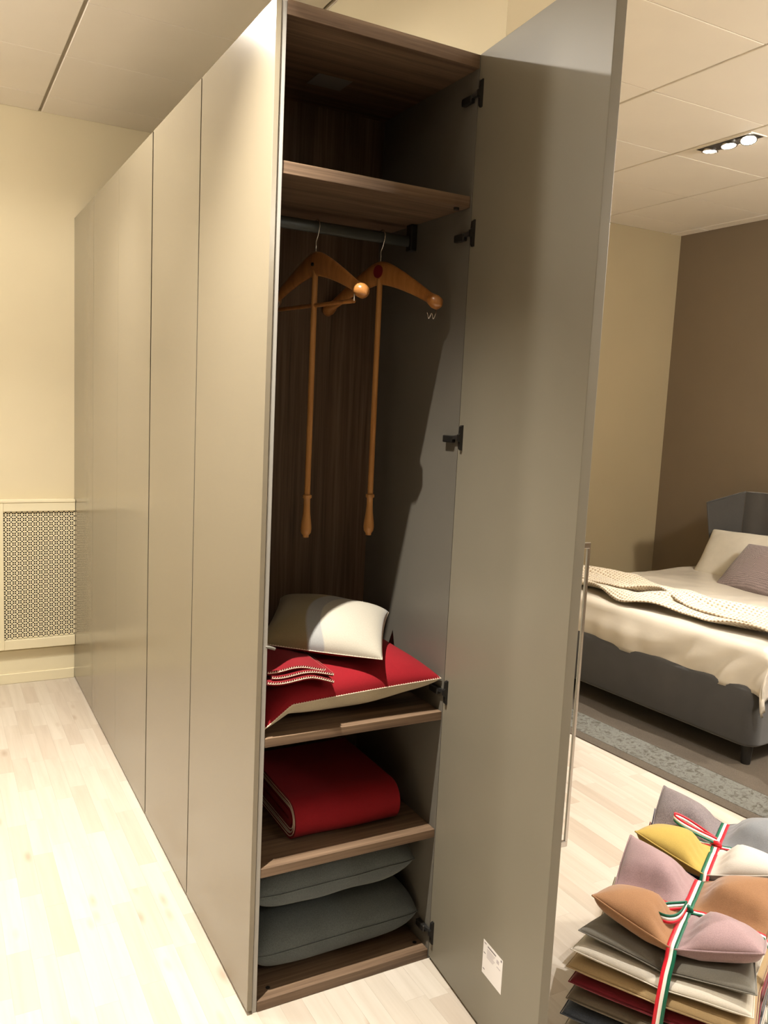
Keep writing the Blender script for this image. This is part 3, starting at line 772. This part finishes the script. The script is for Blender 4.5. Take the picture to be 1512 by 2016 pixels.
# rug
Mr = Mb.copy(); Mr.translation = C0+L_*(-.445)+E_*(-.9)
rug = thing('rug', 'grey patterned rug with a brown edge lying under the bed', 'rug', Mr)
rl_, rw_ = 2.2, 3.05
m = MB(); m.box(0, rl_, 0, rw_, .0004, .006, bev=.002); m.build('rug_edge', RUG_EDGE, rug)
m = MB(); m.box(.065, rl_-.065, .065, rw_-.065, .0055, .0072); m.build('rug_border', RUG_BORDER, rug)
m = MB(); m.box(.27, rl_-.27, .27, rw_-.27, .0068, .0082); m.build('rug_field', RUG_IN, rug)

# ------------------------------------------------------------------ stacks of tied felt cushions
U_ = Vector((.51, -.86, 0)).normalized(); V_ = Vector((.86, .51, 0)).normalized()
HU, HV = .20, .185
def pinch(u, v):
    return 1-min(abs(u), abs(v))**.9
def stack(tag_, center, quads, layers, tops, ribbon_order, ribbon_label, loop, stack_label, seed):
    M = Matrix((U_, V_, Vector((0, 0, 1)))).transposed().to_4x4(); M.translation = Vector((center[0], center[1], 0))
    n = len(layers); ht = .047; z = 0; tk = tops[0]/n
    seam_z = tops[0]+.012; rnd = random.Random(seed)
    # lower cushions
    for k, (mt, cname) in enumerate(layers):                # k = 0 lowest
        lvl = n-1-k; Dp = .050*math.exp(-lvl*.55)+.006; Dn = .050*math.exp(-(lvl+1)*.55)+.006
        Dp = .050*math.exp(-lvl*.50); Dn = .050*math.exp(-(lvl+1)*.50)
        zc = tk*(k+.5); sx = 1.03+.05*min(1, lvl/2)+rnd.uniform(-.012, .012); sy = 1.04+.04*min(1, lvl/2); ou, ov = -.008*min(2, lvl+1)+rnd.uniform(-.005, .005), -.016*min(2.2, lvl+1)+rnd.uniform(-.005, .005)
        T = thing('felt_cushion', stack_label(cname, k, n), 'cushion', M @ Matrix.Translation((ou, ov, 0)), 'flat felt cushions tied into stacks')
        def f(u, v, s):
            a, b = warp(u), warp(v); e = (max(0, 1-abs(a)**9)**.45)*(max(0, 1-abs(b)**9)**.45)
            zz = zc+s*tk*.485*e-(Dp if s > 0 else Dn)*pinch(a, b)*.97-(Dp-Dn)*pinch(a, b)*.5*(1-e)*(s < 0)
            cin = .12*math.exp(-lvl*.35)
            x = HU*sx*a*(1-cin*(1-abs(b))); y = HV*sy*b*(1-cin*(1-abs(a))**1.0)
            return Vector((x, y, max(zz, .002)+.0015*noise.noise(Vector((a*3+k, b*3, s)))))
        m = MB()
        for s in (1, -1): m.grid(lambda u, v: f(u, v, s), 30, 30, flip=s < 0)
        m.build('cushion_cover', mt, T, smooth=True, weld=True)
        rim = [(-1+2*q/30, -1) for q in range(31)]+[(1, -1+2*q/30) for q in range(1, 31)]
        rim2 = [(-1, 1-2*q/30) for q in range(30)]
        m = MB(); m.tube([Vector((f(u, v, 1).x*1.012, f(u, v, 1).y*1.012, (f(u, v, 1).z+f(u, v, -1).z)/2)) for u, v in rim2+rim], .0015, 6)
        m.build('seam_piping', mt, T, smooth=True)
        if cname == 'red' :
            m = MB(); m.box(-HU-.028, -HU+.004, -HV*.5, -HV*.5+.03, zc-.003, zc-.0015); m.build('care_tag', PAPER, T)['label'] = 'white care tag'
    # patchwork cushion on top
    z0 = tops[0]+.002; hb, hp = .040, tops[1]
    T = thing('patchwork_cushion', quads['label'], 'cushion', M, 'patchwork cushions tied on top of the stacks')
    def g(u, v, s):
        a, b = u, v
        e = (max(0, 1-abs(a)**4)**.5)*(max(0, 1-abs(b)**4)**.5)
        q = lambda t: 1-math.exp(-(max(0, abs(t)-.085)/.16)**2)
        zz = z0+hb-.052*pinch(a, b)+.020*(abs(a)*abs(b))**1.5
        if s > 0: zz += e*(.004+hp*q(a)*q(b)*(1-.25*abs(a)*abs(b)))
        else: zz -= hb*((1-abs(a)**14)*(1-abs(b)**14))**.5*(.6+.4*min(1, min(abs(a), abs(b))*3))
        sc = 1-.05*(1-abs(a))**2*abs(b)**2; sd = 1-.05*(1-abs(b))**2*abs(a)**2
        x = HU*.985*a*sd; y = HV*.985*b*sc
        wr = .003*math.sin(b*30+a*9)*math.exp(-((abs(a)-.22)/.08)**2) + .003*math.sin(a*30+b*7)*math.exp(-((abs(b)-.22)/.08)**2)
        return Vector((x, y, zz+(wr*e if s > 0 else 0)))
    for nm, (u0, u1, v0, v1) in dict(fl=(-1, 0, -1, 0), fr=(0, 1, -1, 0), bl=(-1, 0, 0, 1), br=(0, 1, 0, 1)).items():
        m = MB()
        for s in (1, -1):
            m.grid(lambda u, v: g(warp(u), warp(v), s), 22, 22, u0, u1, v0, v1, flip=s < 0)
        o = m.build('patch', quads[nm][0], T, smooth=True, weld=True); o['label'] = quads[nm][1]+' quarter patch'
    for nm, seq in (('fl', [(-1, -q/16) for q in range(17)]+[(-1+q/16, -1) for q in range(17)]), ('fr', [(q/16, -1) for q in range(17)]+[(1, -1+q/16) for q in range(17)]), ('bl', [(-1, q/16) for q in range(17)]+[(-1+q/16, 1) for q in range(17)]), ('br', [(q/16, 1) for q in range(17)]+[(1, 1-q/16) for q in range(17)])):
        if nm == 'fl': seq = [(-1, -q/16) for q in range(17)]+[(-1+q/16, -1) for q in range(1, 17)]
        if nm == 'bl': seq = [(-1, q/16) for q in range(17)]+[(-1+q/16, 1) for q in range(1, 17)]
        m = MB(); m.tube([g(warp(u), warp(v), 1)*1.0+Vector((u*.002, v*.002, 0)) for u, v in seq], .0024, 6); m.build('seam_piping', quads[nm][0], T, smooth=True)
    # tricolour ribbon
    Tr = thing('ribbon', ribbon_label, 'ribbon', M)
    cols = [R_RED, R_WHITE, R_GREEN] if ribbon_order > 0 else [R_GREEN, R_WHITE, R_RED]
    def band(path, wvec, name, width=.025, parent=Tr, rev=False):
        m = MB(); pts = [Vector(p) for p in path]; vs = []
        for i, p in enumerate(pts):
            wv = Vector(wvec[i] if isinstance(wvec, list) else wvec).normalized()
            for q in range(4): vs.append(p+wv*width*(q/3-.5))
        for c_ in range(3):
            m.add([vs[i*4+c_+e] for i in range(len(pts)) for e in (0, 1)], [(2*i, 2*i+1, 2*i+3, 2*i+2) for i in range(len(pts)-1)], c_)
        o = m.build(name, cols[::-1] if rev else cols, parent, smooth=True)
        md = o.modifiers.new('thick', 'SOLIDIFY'); md.thickness = .0009; md.offset = 0
        return o
    def top_path(axis):
        pts = []
        for q in range(33):
            t = 1-2*q/32; v = g(0, t, 1) if axis == 'v' else g(t, 0, 1)
            pts.append(v+Vector((0, 0, .006)))
        return pts
    pv = top_path('v')
    e = pv[-1]; yl = -HV*1.08-.036; t0 = tops[0]
    down = [Vector((0, e.y-.007, e.z-.006)), Vector((0, -HV*1.02, e.z-.025)), Vector((-.002, -HV*1.06-.014, t0*.86)), Vector((-.004, yl*.985, t0*.72)), Vector((-.008, yl-.003, t0*.5)), Vector((-.010, yl-.005, t0*.2)), Vector((-.010, yl-.005, .004))]
    b0 = pv[0]; back = [Vector((0, HV*1.09, .004)), Vector((0, HV*1.09, tops[0]*.3)), Vector((0, HV*1.05, tops[0]*.6)), Vector((0, HV*1.0, b0.z-.03))]
    band(back+pv+down, (1, 0, 0), 'ribbon_band')
    pu = top_path('u')
    e = pu[-1]; dn = [Vector((-HU*1.0, 0, e.z-.03)), Vector((-HU*1.05, 0, tops[0]*.6)), Vector((-HU*1.09, 0, tops[0]*.3)), Vector((-HU*1.09, 0, .004))]
    up_ = [Vector((-p.x, p.y, p.z)) for p in dn[::-1]]
    band(up_+pu+dn, (0, 1, 0), 'ribbon_band', .022, rev=True)
    kz = g(0, 0, 1).z+.010
    m = MB(); m.tube([(-.014, .004, kz-.004), (-.004, 0, kz+.005), (.006, -.003, kz+.005), (.014, -.004, kz-.003)], [.005, .0075, .0075, .005], 10); m.build('ribbon_knot', cols[2], Tr, smooth=True)
    for (tip, wid, lift, wv) in loop:
        tip = Vector(tip); side = Vector((-tip.y, tip.x, 0)).normalized()*wid; pts = []; wvs = []
        for q in range(29):
            a = q/28*2*math.pi; rr = (1-math.cos(a))/2
            p = tip*rr+side*math.sin(a)*rr**.8
            pts.append(Vector((p.x, p.y, kz+.010+lift*rr))); wvs.append(Vector(wv))
        band(pts, wvs, 'bow_loop', .022)
    return M
def lab1(c, k, n):
    pos = {n-1: 'directly under the patchwork cushion of the near stack', 0: 'at the bottom of the near stack'}.get(k, None)
    return f'flat {c} felt cushion '+(pos or 'in the near tied stack below the '+near_names[k+1]+' one')
def lab2(c, k, n):
    pos = {n-1: 'directly under the patchwork cushion of the rear stack', 0: 'at the bottom of the rear stack'}.get(k, None)
    return f'flat {c} felt cushion '+(pos or 'in the rear tied stack below the '+rear_names[k+1]+' one')
near = [(C_TAN, 'sand'), (C_STONE, 'mid grey'), (C_DENIM, 'denim grey'), (C_OLIVE, 'olive grey'), (C_WINE, 'wine red'), (C_TAN, 'tan'), (C_CREAM, 'cream'), (C_DENIM, 'dark blue-grey'), (C_STONE, 'stone grey')]
near = [(C_TAN, 'sand'), (C_STONE, 'mid grey'), (C_CREAM, 'ivory'), (C_DENIM, 'denim grey'), (C_OLIVE, 'olive grey'), (C_WINE, 'wine red'), (C_TAN, 'tan'), (C_CREAM, 'cream'), (C_STONE, 'stone grey')]
near_names = [c for _, c in near]
rear = [(C_STONE, 'stone grey'), (C_CREAM, 'cream'), (C_OLIVE, 'olive grey'), (C_TAN, 'tan'), (C_DENIM, 'denim grey'), (C_CARAMEL, 'caramel'), (C_CREAM, 'ivory'), (C_WINE, 'red'), (C_BLUE, 'blue')]
rear_names = [c for _, c in rear]
stack('near', (.977, -.590), dict(label='patchwork cushion in caramel and mauve quarters tied with ribbon on the near stack',
      fl=(C_CARAMEL, 'caramel'), fr=(C_MAUVE, 'pale mauve'), bl=(C_MAUVE, 'mauve'), br=(C_CARAMEL, 'caramel')), near, (.398, .048), 1,
      'red, white and green ribbon with one bow loop round the near cushion stack', [((-.045, -.115, 0), .036, .012, (-.25, .2, 1))], lab1, 11)
stack('rear', (1.322, -.392), dict(label='patchwork cushion in mustard, white, heather and blue-grey quarters on the rear stack',
      fl=(C_MUSTARD, 'mustard yellow'), fr=(C_WHITE, 'off-white'), bl=(C_HEATHER, 'heather grey'), br=(C_BLUEGREY, 'blue-grey')), rear, (.398, .048), -1,
      'green, white and red ribbon with a long flat bow loop round the rear cushion stack', [((-.13, .012, 0), .022, .035, (-.1, .5, .8))], lab2, 23)

# ------------------------------------------------------------------ ceiling lights
DARK_H = plain('lamp_housing_dark', srgb(60, 56, 52), .5, .4)
for name, (cx, cy), label, lamps in SPOTS:
    t = thing(name, label, 'ceiling light', (cx, cy, CEIL_Z)); n = len(lamps); hl = .06+.062*(n-1)
    m = MB()
    for b in ((-.06, -.05, -hl, hl), (.05, .06, -hl, hl), (-.05, .05, -hl, -hl+.008), (-.05, .05, hl-.008, hl)):
        m.box(cx+b[0], cx+b[1], cy+b[2], cy+b[3], CEIL_Z-.004, CEIL_Z+.0005)
    loc(m.build('trim_frame', CEIL), t)
    m = MB(); m.box(cx-.05, cx+.05, cy-hl+.008, cy+hl-.008, CEIL_Z-.003, CEIL_Z-.0008); loc(m.build('housing', DARK_H), t)
    for dx, dy, aim, watts, cone, blend, colr in lamps:
        p = Vector((cx+dx, cy+dy, CEIL_Z-.012)); d = (Vector(aim)-p).normalized(); q = d.to_track_quat('-Z', 'Y').to_matrix().to_4x4()
        M = Matrix.Translation(p) @ q
        m = MB(); m.lathe([(.040, .012), (.043, -.006), (.037, -.006), (.034, .004)], (0, 0, 0), 22, cap=False); m.v = [tuple(M @ Vector(v)) for v in m.v]
        lp = loc(m.build('lamp_ring', STEEL, smooth=True, auto=50), t)
        m = MB(); m.lathe([(.0, -.001), (.033, .001), (.033, .003), (.0, .004)], (0, 0, 0), 22, cap=False); m.v = [tuple(M @ Vector(v)) for v in m.v]
        loc(m.build('lamp_bulb', emit('bulb', colr, 90)), lp)
        ld = bpy.data.lights.new('spot', 'SPOT'); ld.energy = watts; ld.color = colr; ld.spot_size = R(cone); ld.spot_blend = blend; ld.shadow_soft_size = .009
        lo = bpy.data.objects.new('spot', ld); COL.objects.link(lo); lo.matrix_world = Matrix.Translation(p+d*.018) @ q
for (gx, gy, gz), st_, label in FILL_GLOBES:  # fill globes, added for brightness and never in view
    t = thing('fill_globe', label, 'ceiling light', (gx, gy, CEIL_Z))
    m = MB(); m.lathe([(.06, CEIL_Z-gz), (.06, CEIL_Z-gz-.02), (.012, CEIL_Z-gz-.03), (.012, .15), (.05, .147), (.05, .135)], (gx, gy, gz), 20); loc(m.build('fill_globe_mount', STEEL, smooth=True, auto=40), t)
    m = MB(); m.lathe([(.145*math.sin(math.pi*q/14), -.145*math.cos(math.pi*q/14)) for q in range(1, 14)], (gx, gy, gz), 24); loc(m.build('fill_globe_shell', emit('fill_globe_glow', WARM2, st_), smooth=True), t)
